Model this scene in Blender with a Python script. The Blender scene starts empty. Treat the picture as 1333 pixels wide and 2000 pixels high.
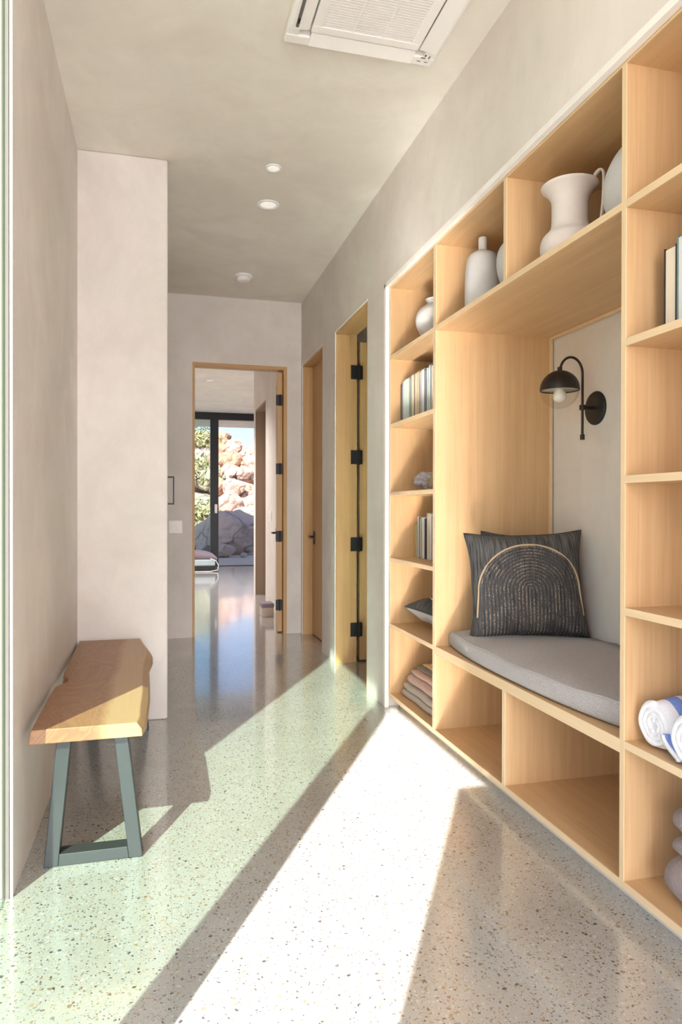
import bpy, bmesh, math, random
from mathutils import Vector, Matrix, noise
random.seed(7)
S = bpy.context.scene
C = S.collection
PI = math.pi

# ------------------------------------------------------------------ camera
def make_camera():
    f, yaw, pi_, ro = 1354.58, .2554, -.0051, -.0019
    fw = Vector((math.sin(yaw)*math.cos(pi_), math.cos(yaw)*math.cos(pi_), math.sin(pi_)))
    r0 = Vector((math.cos(yaw), -math.sin(yaw), 0)); u0 = r0.cross(fw)
    r = r0*math.cos(ro) - u0*math.sin(ro); u = r0*math.sin(ro) + u0*math.cos(ro)
    cam = bpy.data.cameras.new('camera'); o = bpy.data.objects.new('camera', cam); C.objects.link(o)
    m = Matrix((r, u, -fw)).transposed().to_4x4(); m.translation = Vector((0, 0, 1.17))
    o.matrix_world = m
    cam.sensor_fit = 'HORIZONTAL'; cam.sensor_width = 36; cam.lens = f*36/1333
    cam.clip_start = .02; cam.clip_end = 400
    S.camera = o
make_camera()
# ------------------------------------------------------------------ light
SUN, SKY = 21.0, .36
AZ, TAN = math.radians(29.8), .86
w = bpy.data.worlds.new('world'); S.world = w; w.use_nodes = True
nt = w.node_tree; nt.nodes.clear()
sk = nt.nodes.new('ShaderNodeTexSky'); sk.sky_type = 'NISHITA'; sk.sun_disc = False
sk.sun_elevation = math.atan(TAN); sk.sun_rotation = PI + AZ; sk.air_density = .8; sk.dust_density = 3.0; sk.altitude = 900
bgn = nt.nodes.new('ShaderNodeBackground'); bgn.inputs[1].default_value = SKY
ow = nt.nodes.new('ShaderNodeOutputWorld')
nt.links.new(sk.outputs[0], bgn.inputs[0]); nt.links.new(bgn.outputs[0], ow.inputs[0])
sl = bpy.data.lights.new('sun', 'SUN'); sl.energy = SUN; sl.angle = .0093; sl.color = (1, .965, .915)
so = bpy.data.objects.new('sun', sl); C.objects.link(so)
sd = Vector((math.sin(AZ), math.cos(AZ), -TAN)).normalized()
so.rotation_euler = sd.to_track_quat('-Z', 'Y').to_euler(); so.location = (-6, -8, 9)
def fill_light(name, loc, d, sx, sy, power, col):
    l = bpy.data.lights.new(name, 'AREA'); l.shape = 'RECTANGLE'; l.size = sx; l.size_y = sy; l.energy = power; l.color = col
    o = bpy.data.objects.new(name, l); C.objects.link(o); o.location = loc; o.rotation_euler = Vector(d).to_track_quat('-Z', 'Z').to_euler()
# added fill lamps that brighten the hallway, behind the camera and at the left glazing
fill_light('rear_fill', (.7, -3.1, 1.5), (.05, 1, .0), 3.2, 2.7, 215, (.97, .98, 1))
fill_light('side_fill', (-.60, .9, 1.55), (1, .1, .0), 2.6, 2.9, 5, (1, .98, .95))
vs = S.view_settings; vs.view_transform = 'Standard'; vs.look = 'None'; vs.gamma = 1; vs.use_curve_mapping = False
vs.exposure = 0.32
S.cycles.max_bounces = 14; S.cycles.diffuse_bounces = 8; S.cycles.transparent_max_bounces = 16
S.cycles.sample_clamp_indirect = 0; S.cycles.caustics_reflective = True; S.cycles.blur_glossy = .0; S.cycles.caustics_refractive = False

# ------------------------------------------------------------------ materials
def sockcol(c): return (c[0], c[1], c[2], 1)
class N:
    def __init__(s, name):
        s.m = bpy.data.materials.new(name); s.m.use_nodes = True; s.t = s.m.node_tree
        s.b = s.t.nodes['Principled BSDF']; s.out = s.t.nodes['Material Output']
    def n(s, ty, **k):
        x = s.t.nodes.new('ShaderNode'+ty)
        for a, b in k.items():
            if a.startswith('i_'):
                key = a[2:]; key = int(key) if key.isdigit() else key
                x.inputs[key].default_value = b
            else: setattr(x, a, b)
        return x
    def l(s, a, b): s.t.links.new(a, b)
    def math(s, op, a, b=None, c=None):
        x = s.n('Math', operation=op)
        for i, v in enumerate((a, b, c)):
            if v is None: continue
            if isinstance(v, (int, float)): x.inputs[i].default_value = v
            else: s.l(v, x.inputs[i])
        return x.outputs[0]
    def mix(s, fac, a, b, bt='MIX'):
        x = s.n('Mix', data_type='RGBA', blend_type=bt)
        for sock, v in ((x.inputs[0], fac), (x.inputs[6], a), (x.inputs[7], b)):
            if isinstance(v, (int, float)): sock.default_value = v
            elif isinstance(v, tuple): sock.default_value = sockcol(v)
            else: s.l(v, sock)
        return x.outputs[2]
    def coords(s, scale=(1, 1, 1)):
        tc = s.n('TexCoord'); mp = s.n('Mapping'); mp.inputs['Scale'].default_value = scale
        s.l(tc.outputs['Object'], mp.inputs[0]); return mp.outputs[0]
    def noise(s, vec, scale, detail=3, rough=.5, dist=0):
        x = s.n('TexNoise'); x.inputs['Scale'].default_value = scale; x.inputs['Detail'].default_value = detail
        x.inputs['Roughness'].default_value = rough; x.inputs['Distortion'].default_value = dist
        s.l(vec, x.inputs['Vector']); return x.outputs['Fac']
    def ramp(s, fac, stops):
        x = s.n('ValToRGB'); e = x.color_ramp.elements
        while len(e) < len(stops): e.new(.5)
        for k, (p, c) in enumerate(stops): e[k].position = p; e[k].color = sockcol(c) if isinstance(c, tuple) else (c, c, c, 1)
        s.l(fac, x.inputs[0]); return x.outputs[0]
    def bump(s, h, strength=.2, dist=.01):
        x = s.n('Bump'); x.inputs['Strength'].default_value = strength; x.inputs['Distance'].default_value = dist
        s.l(h, x.inputs['Height']); s.l(x.outputs[0], s.b.inputs['Normal'])
    def base(s, v):
        if isinstance(v, tuple): s.b.inputs['Base Color'].default_value = sockcol(v)
        else: s.l(v, s.b.inputs['Base Color'])
    def rough(s, v): s.b.inputs['Roughness'].default_value = v

def plain(name, col, rough=.5, metal=0, bumpscale=0, bstr=.15, var=.06):
    m = N(name); v = m.coords()
    f = m.noise(v, 18, 3)
    m.base(m.mix(f, tuple(c*(1-var) for c in col), tuple(min(1, c*(1+var)) for c in col)))
    m.rough(rough); m.b.inputs['Metallic'].default_value = metal
    if bumpscale: m.bump(m.noise(v, bumpscale, 2), bstr, .003)
    return m.m

def plaster(name, a, b, tone=None):
    m = N(name); v = m.coords()
    n1 = m.noise(v, 1.3, 5, .62, .6); n2 = m.noise(m.coords((1, 1, .45)), 7, 5, .65, .8); n3 = m.noise(v, 40, 4, .6)
    c = m.mix(m.ramp(n1, [(.36, 0.), (.64, 1.)]), a, b)
    c = m.mix(m.math('MULTIPLY', m.ramp(n2, [(.42, 0.), (.72, 1.)]), .32), c, tuple(x*.9 for x in a))
    c = m.mix(m.math('MULTIPLY', n3, .10), c, (.75, .73, .70))
    n4 = m.noise(v, 2.1, 2, .5, 1.0)
    c = m.mix(m.math('MULTIPLY', m.ramp(n4, [(.5, 0.), (.7, 1.)]), .30), c, (.62, .53, .50))
    m.base(c); m.rough(.72)
    m.bump(m.math('ADD', m.math('MULTIPLY', n2, .7), m.math('MULTIPLY', n3, .3)), .12, .012)
    return m.m

def wood(name, axis='Z', a=(.605, .395, .21), b=(.50, .31, .155), rough=.5):
    sc = {'Z': (26, 26, 1.1), 'Y': (26, 1.1, 26), 'X': (1.1, 26, 26)}[axis]
    sc2 = tuple(x*5 if x > 2 else x*3 for x in sc)
    m = N(name)
    n1 = m.noise(m.coords(sc), 1.0, 4, .6, .3); n2 = m.noise(m.coords(sc2), 1.0, 3, .6)
    n0 = m.noise(m.coords(tuple(x*.12 if x > 2 else x*.4 for x in sc)), 1.0, 2)
    c = m.mix(m.ramp(n1, [(.3, 0.), (.7, 1.)]), a, b)
    c = m.mix(m.math('MULTIPLY', m.ramp(n2, [(.5, 0.), (.75, 1.)]), .35), c, tuple(x*.72 for x in b))
    c = m.mix(m.math('MULTIPLY', n0, .35), c, tuple(min(1, x*1.12) for x in a))
    m.base(c); m.rough(rough); m.bump(n2, .05, .002)
    return m.m

def terrazzo():
    m = N('terrazzo')
    tc = m.n('TexCoord'); o = tc.outputs['Object']
    dn = m.n('TexNoise'); dn.inputs['Scale'].default_value = 90; dn.inputs['Detail'].default_value = 1; m.l(o, dn.inputs['Vector'])
    ad = m.n('VectorMath', operation='MULTIPLY_ADD'); m.l(dn.outputs['Color'], ad.inputs[0]); ad.inputs[1].default_value = (.012,)*3; m.l(o, ad.inputs[2])
    base = m.mix(m.ramp(m.noise(o, 3, 5, .6), [(.35, 0.), (.65, 1.)]), (.60, .575, .54), (.67, .65, .615))
    base = m.mix(m.math('MULTIPLY', m.ramp(m.noise(o, 260, 2), [(.5, 0.), (.6, 1.)]), .35), base, (.50, .49, .47))
    cols = [(.78, .76, .72), (.50, .34, .19), (.16, .13, .12), (.40, .27, .17), (.34, .34, .34), (.80, .78, .75), (.62, .46, .30), (.09, .08, .085), (.58, .50, .40)]
    for sc, thr, dens, off in ((150, .34, .62, 3.1), (92, .32, .62, 7.7), (56, .29, .42, 0)):
        mp = m.n('Mapping'); mp.inputs['Location'].default_value = (off, off*1.7, 0); m.l(ad.outputs[0], mp.inputs[0])
        vo = m.n('TexVoronoi', voronoi_dimensions='2D', feature='F1'); vo.inputs['Scale'].default_value = sc; m.l(mp.outputs[0], vo.inputs['Vector'])
        sp = m.n('SeparateColor'); m.l(vo.outputs['Color'], sp.inputs[0])
        lim = m.math('MULTIPLY', sp.outputs[0], thr)
        inside = m.math('LESS_THAN', vo.outputs['Distance'], lim)
        on = m.math('MULTIPLY', inside, m.math('LESS_THAN', sp.outputs[2], dens))
        r = m.n('ValToRGB'); r.color_ramp.interpolation = 'CONSTANT'; e = r.color_ramp.elements
        while len(e) < len(cols): e.new(.5)
        for k, cc in enumerate(cols): e[k].position = k/len(cols); e[k].color = sockcol(cc)
        m.l(sp.outputs[1], r.inputs[0])
        base = m.mix(on, base, r.outputs[0])
    # joints between slabs
    sx = m.n('SeparateXYZ'); m.l(o, sx.inputs[0])
    js = []
    for k, o0 in ((0, .033), (1, 1.42)):
        t = m.math('DIVIDE', m.math('SUBTRACT', sx.outputs[k], o0), .62)
        fr = m.math('ABSOLUTE', m.math('SUBTRACT', m.math('FRACT', m.math('ADD', t, 100.5)), .5))
        js.append(m.math('LESS_THAN', fr, .0013))
    j = m.math('MULTIPLY', m.math('MAXIMUM', js[0], js[1]), .35)
    base = m.mix(j, base, (.30, .27, .24))
    base = m.mix(1.0, base, (.64, .665, .68), 'MULTIPLY'); m.base(base); m.rough(.09); m.b.inputs['IOR'].default_value = 2.5
    m.b.inputs['Roughness'].default_value = .20
    m.b.inputs['Coat Weight'].default_value = .8; m.b.inputs['Coat Roughness'].default_value = .07; m.b.inputs['Coat IOR'].default_value = 1.5
    return m.m

def fabric(name, a, b, scale=420, streak=(1, 1, 1), bstr=.5, rough=.95):
    m = N(name); v = m.coords(streak)
    n1 = m.noise(v, scale, 2, .6); n2 = m.noise(v, scale*.22, 3)
    c = m.mix(m.ramp(n1, [(.35, 0.), (.65, 1.)]), a, b)
    c = m.mix(m.math('MULTIPLY', n2, .3), c, tuple(x*.8 for x in a))
    m.base(c); m.rough(rough); m.bump(n1, bstr, .002); m.b.inputs['Sheen Weight'].default_value = .15
    return m.m

def tinted_glass(name, tint, refl=1.0):
    m = N(name); m.t.nodes.remove(m.b)
    tr = m.n('BsdfTransparent'); tr.inputs[0].default_value = sockcol(tint)
    gl = m.n('BsdfGlossy'); gl.inputs['Roughness'].default_value = 0.0
    fr = m.n('Fresnel'); fr.inputs[0].default_value = 1.45
    mx = m.n('MixShader'); ge = m.n('NewGeometry'); m.l(m.math('MULTIPLY', m.math('MULTIPLY', fr.outputs[0], refl), m.math('SUBTRACT', 1.0, ge.outputs['Backfacing'])), mx.inputs[0])
    m.l(tr.outputs[0], mx.inputs[1]); m.l(gl.outputs[0], mx.inputs[2]); m.l(mx.outputs[0], m.out.inputs[0])
    return m.m

def pillow_mat():
    m = N('pillow_weave')
    tc = m.n('TexCoord'); sx = m.n('SeparateXYZ'); m.l(tc.outputs['Object'], sx.inputs[0])
    x, y = sx.outputs[0], sx.outputs[1]
    st = m.noise(m.coords((260, 9, 9)), 1, 3, .6)
    base = m.mix(m.ramp(st, [(.35, 0.), (.7, 1.)]), (.024, .024, .03), (.165, .158, .155))
    yy = m.math('MAXIMUM', m.math('SUBTRACT', y, -.03), 0)
    d = m.math('SQRT', m.math('ADD', m.math('MULTIPLY', x, x), m.math('MULTIPLY', m.math('MULTIPLY', yy, yy), 1.24)))
    ring = m.math('ABSOLUTE', m.math('SUBTRACT', m.math('FRACT', m.math('MULTIPLY', d, 62)), .5))
    line = m.math('LESS_THAN', ring, .2)
    dash = m.math('GREATER_THAN', m.noise(m.coords((1, 1, 1)), 230, 1), .5)
    patch = m.ramp(m.noise(m.coords((1, 1, 1)), 16, 2), [(.38, 0.15), (.6, 1.)])
    inside = m.math('LESS_THAN', d, .225)
    k = m.math('MULTIPLY', m.math('MULTIPLY', line, dash), m.math('MULTIPLY', inside, patch))
    base = m.mix(m.math('MULTIPLY', inside, .45), base, (.035, .036, .048))
    base = m.mix(m.math('MULTIPLY', k, .8), base, (.42, .32, .24))
    m.base(base); m.rough(.95)
    m.bump(m.math('ADD', st, m.math('MULTIPLY', ring, m.math('MULTIPLY', inside, 1.5))), .5, .003)
    return m.m

def slab_wood():
    m = N('live_edge_wood'); v = m.coords((1, .42, 1))
    d = m.noise(v, 5.5, 3, .5, .9)
    rings = m.math('FRACT', m.math('MULTIPLY', d, 15))
    c = m.mix(m.ramp(rings, [(0, .1), (.75, 1.), (1, .1)]), (.25, .12, .058), (.35, .18, .088))
    c = m.mix(m.ramp(m.noise(m.coords((1, .3, 1)), 3.0, 2), [(.4, 0.), (.65, .6)]), c, (.30, .13, .065))
    tc = m.n('TexCoord'); sx = m.n('SeparateXYZ'); m.l(tc.outputs['Object'], sx.inputs[0])
    e = m.math('ADD', sx.outputs[0], m.math('MULTIPLY', m.noise(m.coords((0, 1, 0)), 3, 2), .05))
    sap = m.ramp(e, [(.06, 0.), (.095, .75)])   # object x, origin at slab centre
    c = m.mix(sap, c, (.50, .34, .185))
    fine = m.noise(m.coords((120, 3, 120)), 1, 3)
    c = m.mix(m.math('MULTIPLY', fine, .25), c, (.22, .11, .05))
    m.base(c); m.rough(.42); m.bump(fine, .06, .002)
    return m.m

def rock_mat(name, a, b, dark):
    m = N(name); v = m.coords()
    c = m.mix(m.ramp(m.noise(v, 1.1, 6, .65, .4), [(.35, 0.), (.65, 1.)]), a, b)
    vo = m.n('TexVoronoi', feature='DISTANCE_TO_EDGE'); vo.inputs['Scale'].default_value = .9
    wn = m.n('TexNoise'); wn.inputs['Scale'].default_value = 1.5; m.l(v, wn.inputs['Vector'])
    vm = m.n('VectorMath', operation='MULTIPLY_ADD'); m.l(wn.outputs['Color'], vm.inputs[0]); vm.inputs[1].default_value = (.8,)*3; m.l(v, vm.inputs[2])
    m.l(vm.outputs[0], vo.inputs['Vector'])
    c = m.mix(m.ramp(vo.outputs['Distance'], [(.0, .8), (.05, 0.)]), c, dark)
    m.base(c); m.rough(.9); m.bump(m.noise(v, 5, 6, .7), .8, .12)
    return m.m

def towel_stripe():
    m = N('striped_towel'); tc = m.n('TexCoord'); sx = m.n('SeparateXYZ'); m.l(tc.outputs['Object'], sx.inputs[0])
    t = m.math('FRACT', m.math('DIVIDE', m.math('SUBTRACT', sx.outputs[0], -.012), .105))
    s_ = m.math('LESS_THAN', m.math('ABSOLUTE', m.math('SUBTRACT', t, .62)), .2)
    n1 = m.noise(m.coords(), 300, 2)
    c = m.mix(s_, (.80, .80, .86), (.10, .22, .68))
    c = m.mix(m.math('MULTIPLY', n1, .25), c, (.85, .86, .92))
    m.base(c); m.rough(.95); m.bump(n1, .9, .004); return m.m

M = {
 'plaster': plaster('wall_plaster', (.63, .585, .545), (.74, .69, .655)),
 'ceil': plaster('ceiling_plaster', (.72, .685, .62), (.80, .765, .70)),
 'bead': plain('white_corner_bead', (.82, .79, .76), .6),
 'floor': terrazzo(),
 'wz': wood('oak_vertical', 'Z'), 'wy': wood('oak_lengthwise', 'Y'), 'wx': wood('oak_crosswise', 'X'),
 'wedge': wood('oak_edge_band', 'Z', (.74, .56, .36), (.68, .49, .29)),
 'wedgey': wood('oak_edge_band_long', 'Y', (.74, .56, .36), (.68, .49, .29)),
 'dz': wood('door_oak', 'Z', (.56, .345, .155), (.46, .265, .11)), 'dy': wood('door_oak_head', 'Y', (.56, .345, .155), (.46, .265, .11)),
 'dx': wood('door_oak_far_head', 'X', (.56, .345, .155), (.46, .265, .11)),
 'wall_end_cover': plain('wall_end_grey', (.20, .165, .165), .8), 'lining': wood('oak_lining_painted_shade', 'Z', (.30, .19, .12), (.24, .15, .09)),  # lining: oak browned so the opening's shade sits in the colour
 'black': plain('black_metal', (.018, .018, .02), .42, .3),
 'bronze': plain('dark_bronze', (.035, .028, .026), .45, .5),
 'alu': plain('black_window_frame', (.022, .025, .03), .4, .3),
 'steel': plain('grey_bench_steel', (.055, .062, .066), .42, .35),
 'white': plain('white_plastic', (.84, .82, .81), .4, var=.02),
 'grille': plain('grille_dark_grey', (.12, .115, .11), .7),  # dark grey for the filter, receiver window and corner symbols
 'cer': plain('pale_ceramic', (.66, .60, .57), .75, 0, 120, .25),
 'cer2': plain('cool_ceramic', (.60, .59, .60), .7, 0, 120, .25),
 'cush': fabric('grey_cushion_cloth', (.32, .295, .295), (.52, .49, .485), 330, bstr=.8),
 'pil': pillow_mat(), 'pilback': fabric('pale_pillow_back', (.55, .53, .55), (.65, .63, .65)),
 'pildark': fabric('dark_pillow_cloth', (.022, .022, .027), (.10, .095, .095), 300),
 'cord': fabric('tan_cord', (.55, .40, .24), (.66, .50, .33), 500),
 'slab': slab_wood(),
 'gg': tinted_glass('green_tinted_glass', (.545, .63, .56), .8),
 'gb': tinted_glass('grey_tinted_glass', (.60, .68, .69), .6), 'gc': tinted_glass('dimming_glass', (.76, .77, .78), .6),  # right far pane: grey tint added to dim the outdoor view
 'globe': tinted_glass('clear_globe_glass', (.94, .93, .90), 1.0),
 'ground': plain('desert_ground', (.42, .35, .28), .95, 0, 4, .3, .15),
 'patio': plain('patio_concrete', (.66, .58, .52), .9),
 'rockp': rock_mat('pink_rock', (.44, .27, .205), (.55, .40, .325), (.12, .065, .05)),
 'rockr': rock_mat('orange_rock', (.38, .195, .12), (.48, .295, .20), (.12, .065, .05)), 'rockt': rock_mat('tan_rock', (.34, .28, .19), (.44, .38, .29), (.12, .09, .06)), 'rockl': rock_mat('pale_stone', (.55, .50, .47), (.65, .6, .57), (.3, .25, .22)),
 'rockg': rock_mat('grey_boulder', (.55, .46, .44), (.70, .56, .53), (.22, .16, .16)),
 'bush': plain('desert_shrub_leaves', (.40, .34, .16), .9, var=.35),
 'lav': fabric('mauve_cover', (.20, .16, .20), (.29, .24, .29)),
 'blue': fabric('pale_blue_mattress', (.45, .55, .60), (.55, .64, .68)),
 'tbeige': fabric('beige_towel', (.48, .40, .35), (.58, .50, .45), 260), 'tpink': fabric('pink_towel', (.55, .36, .31), (.64, .45, .39), 260),
 'tyel': fabric('ochre_towel', (.58, .42, .22), (.66, .50, .30), 260), 'tgrey': fabric('taupe_towel', (.235, .18, .175), (.34, .275, .265), 260, bstr=.9),
 'tdark': fabric('charcoal_towel_stripe', (.20, .18, .17), (.26, .24, .23), 260),
 'twhite': fabric('white_towel_loops', (.76, .76, .82), (.86, .86, .90), 260, bstr=.9), 'tstripe': towel_stripe(),
 'page': plain('book_pages', (.72, .63, .52), .9, 0, 0, 0, .04), 'pagew': plain('white_book_pages', (.74, .72, .70), .9),
 'quartz': plain('pale_crystal_rock', (.50, .48, .52), .6, 0, 30, .8, .3),
 'brass': plain('aged_arch', (.36, .28, .14), .5),
 'led': None, 'bulb': plain('frosted_bulb', (.85, .83, .80), .3), 'domein': plain('dome_lining', (.80, .76, .70), .5),
}
def emis(name, col, st):
    m = N(name); m.base(col); m.b.inputs['Emission Color'].default_value = sockcol(col); m.b.inputs['Emission Strength'].default_value = st; return m.m
M['led'] = emis('downlight_diffuser', (.9, .88, .84), .35)
def cover(name, c): return plain('book_cover_'+name, c, .6)
COV = {'black': (.02, .015, .015), 'grey': (.22, .23, .25), 'teal': (.12, .20, .20), 'white': (.62, .62, .62), 'pale green': (.45, .58, .48), 'ochre': (.48, .36, .12),
       'brown': (.16, .09, .05), 'navy': (.03, .045, .11), 'yellow': (.62, .55, .12), 'pale blue': (.42, .53, .58), 'olive': (.26, .27, .14), 'cream': (.62, .55, .43)}
COVM = {k: cover(k.replace(' ', '_'), v) for k, v in COV.items()}

# ------------------------------------------------------------------ geometry helpers
def box(bm, x0, x1, y0, y1, z0, z1, mi=0):
    v = [bm.verts.new((x, y, z)) for x in (x0, x1) for y in (y0, y1) for z in (z0, z1)]
    for q in ((0, 1, 3, 2), (4, 6, 7, 5), (0, 4, 5, 1), (2, 3, 7, 6), (0, 2, 6, 4), (1, 5, 7, 3)):
        f = bm.faces.new([v[i] for i in q]); f.material_index = mi
    return v
def prism(bm, bottom, top):
    b = [bm.verts.new(p) for p in bottom]; t = [bm.verts.new(p) for p in top]; n = len(b)
    bm.faces.new(b[::-1]); bm.faces.new(t)
    for i in range(n): bm.faces.new((b[i], b[(i+1) % n], t[(i+1) % n], t[i]))
def lathe(bm, prof, c=(0, 0, 0), seg=40, axis='Z'):
    rows = []
    for r, h in prof:
        row = []
        for i in range(seg):
            a = 2*PI*i/seg
            if axis == 'Z': p = (c[0]+r*math.cos(a), c[1]+r*math.sin(a), c[2]+h)
            elif axis == 'X': p = (c[0]+h, c[1]+r*math.cos(a), c[2]+r*math.sin(a))
            else: p = (c[0]+r*math.cos(a), c[1]+h, c[2]+r*math.sin(a))
            row.append(bm.verts.new(p))
        rows.append(row)
    for a, b in zip(rows, rows[1:]):
        for i in range(seg):
            bm.faces.new((a[i], a[(i+1) % seg], b[(i+1) % seg], b[i]))
    if prof[0][0] > 1e-6: bm.faces.new(rows[0][::-1])
    if prof[-1][0] > 1e-6: bm.faces.new(rows[-1])
    bmesh.ops.remove_doubles(bm, verts=bm.verts, dist=1e-6)
def tube(bm, pts, r, seg=12, closed=False):
    pts = [Vector(p) for p in pts]; rows = []; n = len(pts); up = None
    for i, p in enumerate(pts):
        a = pts[i-1] if (i or closed) else p; b = pts[(i+1) % n] if (i < n-1 or closed) else p
        t = (b-a).normalized()
        if up is None:
            up = Vector((0, 0, 1)) if abs(t.z) < .9 else Vector((1, 0, 0))
        u = (up - t*up.dot(t)).normalized(); v = t.cross(u); up = u
        rr = r[i] if isinstance(r, (list, tuple)) else r
        rows.append([bm.verts.new(p+(u*math.cos(2*PI*k/seg)+v*math.sin(2*PI*k/seg))*rr) for k in range(seg)])
    m = n if closed else n-1
    for i in range(m):
        a, b = rows[i], rows[(i+1) % n]
        for k in range(seg): bm.faces.new((a[k], a[(k+1) % seg], b[(k+1) % seg], b[k]))
    if not closed: bm.faces.new(rows[0][::-1]); bm.faces.new(rows[-1])
def world_loc(o):
    v = Vector((0, 0, 0))
    while o is not None: v += o.location; o = o.parent
    return v
def obj(name, bm, mat, parent=None, smooth=False, bevel=0, local=False, segs=2, sub=0, loc=None):
    """link bm (built in world coordinates unless local) as ONE mesh object"""
    me = bpy.data.meshes.new(name)
    bmesh.ops.recalc_face_normals(bm, faces=bm.faces)
    o = bpy.data.objects.new(name, me)
    if parent is not None:
        if not local: bmesh.ops.translate(bm, verts=bm.verts, vec=-world_loc(parent))
        o.parent = parent
    elif loc is not None:
        if not local: bmesh.ops.translate(bm, verts=bm.verts, vec=-Vector(loc))
        o.location = loc
    bm.to_mesh(me); bm.free()
    for x in (mat if isinstance(mat, (list, tuple)) else [mat]): me.materials.append(x)
    if smooth:
        for p in me.polygons: p.use_smooth = True
    if bevel:
        b = o.modifiers.new('bevel', 'BEVEL'); b.width = bevel; b.segments = segs; b.limit_method = 'ANGLE'; b.angle_limit = math.radians(40)
        if smooth: b.harden_normals = False
    if sub:
        b = o.modifiers.new('subdivision', 'SUBSURF'); b.levels = b.render_levels = sub
    C.objects.link(o); return o
def B(*boxes):
    bm = bmesh.new()
    for b in boxes: box(bm, *b)
    return bm
def thing(name, label, cat, loc=(0, 0, 0), group=None, rot=(0, 0, 0)):
    o = bpy.data.objects.new(name, None); o.empty_display_size = .05; C.objects.link(o); o.location = loc; o.rotation_euler = rot
    o['label'] = label; o['category'] = cat
    if group: o['group'] = group
    return o
def tag(o, label, cat, group=None, kind=None):
    o['label'] = label; o['category'] = cat
    if group: o['group'] = group
    if kind: o['kind'] = kind
    return o
def struct(o, label, cat): o['kind'] = 'structure'; o['label'] = label; o['category'] = cat; return o
def lab(o, l): o['label'] = l; return o

# ------------------------------------------------------------------ room dimensions (metres, camera above the origin)
XR, XL, XN, ZC, ZR = 1.283, -.429, .041, 3.094, 3.30
YE, YS, YF = 2.262, 3.957, 6.40           # end of left wall, stub, far wall
struct(obj('floor', B((-.47, 4.2, -3.2, 14.2, -.03, 0)), M['floor']), 'pale terrazzo floor with tan and dark chips, polished', 'floor')
struct(obj('ceiling', B((-.438, 4.2, -3.2, YE, ZC, ZR), (-2.2, 4.2, YE, 14.2, ZC, ZR)), M['ceil']), 'grey-beige trowelled plaster ceiling', 'ceiling')
struct(obj('wall_left', B((-.63, XL, YE, YS, 0, ZC)), M['plaster']), 'warm grey plaster wall behind the wooden bench', 'wall')
struct(obj('wall_stub', B((-.63, XN, YS, YF, 0, ZC)), M['plaster'], bevel=.012, segs=3), 'plaster return wall that narrows the hallway past the bench', 'wall')
struct(obj('wall_left_rear', B((-.58, XL, -3.2, -.435, 0, ZC)), M['plaster']), 'plaster wall beside the camera', 'wall')
# rear wall with a wide opening
struct(obj('wall_rear', B((-.58, -.25, -3.3, -3.2, 0, ZC), (1.2, 4.2, -3.3, -3.2, 0, ZC), (-.25, 1.2, -3.3, -3.2, 2.7, ZC)), M['plaster']), 'plaster wall behind the camera', 'wall')
WT = 1.41
struct(obj('wall_right', B((XR, WT, -3.2, 1.02, 0, ZC), (XR, WT, 1.02, 3.905, 2.488, ZC), (XR, WT, 3.905, 4.25, 0, ZC), (XR, WT, 4.25, 5.087, 2.502, ZC),
      (XR, WT, 5.087, 5.52, 0, ZC), (XR, WT, 5.52, 6.335, 2.502, ZC), (XR, WT, 6.335, YF, 0, ZC)), M['plaster']), 'long plaster wall with the shelving recess and two oak doors', 'wall')
struct(obj('wall_alcove', B((1.952, 2.06, .9, 4.0, 0, 2.6), (WT, 1.952, .98, 1.02, 0, 2.5), (WT, 1.952, 3.905, 3.94, 0, 2.5), (WT, 1.952, .98, 3.94, 2.488, 2.54)), M['plaster']), 'plaster back of the shelving recess, behind the wall lamp', 'wall')
DX0, DX1, DZ = .282, 1.148, 2.49
struct(obj('wall_far', B((XN-.67, DX0, YF, YF+.12, 0, ZC), (DX1, 1.30, YF, YF+.12, 0, ZC), (DX0, DX1, YF, YF+.12, DZ, ZC)), M['plaster']), 'plaster wall around the far doorway', 'wall')
# room behind the two right-hand doors
struct(obj('wall_side_room', B((2.9, 3.0, 3.94, 6.6, 0, ZC), (WT, 3.0, 3.94, 4.02, 0, ZC), (WT, 3.0, 5.30, 5.36, 0, ZC), (WT, 3.0, 6.52, 6.6, 0, ZC)), M['plaster']), 'plaster walls of the side room behind the open oak door', 'wall')
# far room
XW = 1.252
struct(obj('wall_far_right', B((XW, XW+.14, YF+.12, 8.45, 0, ZC), (XW, XW+.14, 8.45, 9.40, 2.50, ZC), (XW, XW+.14, 9.40, 9.56, 0, ZC), (XW+.14, 4.2, 9.46, 9.56, 0, ZC),
      (4.1, 4.2, 9.56, 14.2, 0, ZC), (4.1, 4.2, 6.6, 9.46, 0, ZC)), M['plaster']), 'grey plaster wall of the far room, with an oak-lined opening', 'wall')
struct(obj('wall_far_left', B((-2.2, -2.1, YF, 14.2, 0, ZC), (-2.2, -.63, YF, YF+.12, 0, ZC)), M['plaster']), 'plaster wall on the left of the far room', 'wall')
struct(obj('trim_1', B((XW+.002, XW+.15, 9.37, 9.40, 0, 2.50), (XW+.002, XW+.15, 8.45, 8.48, 0, 2.50), (XW+.002, XW+.15, 8.48, 9.37, 2.475, 2.50)), M['lining']), 'oak lining of the opening in the far room wall, shade put into its brown', 'door lining')
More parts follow.
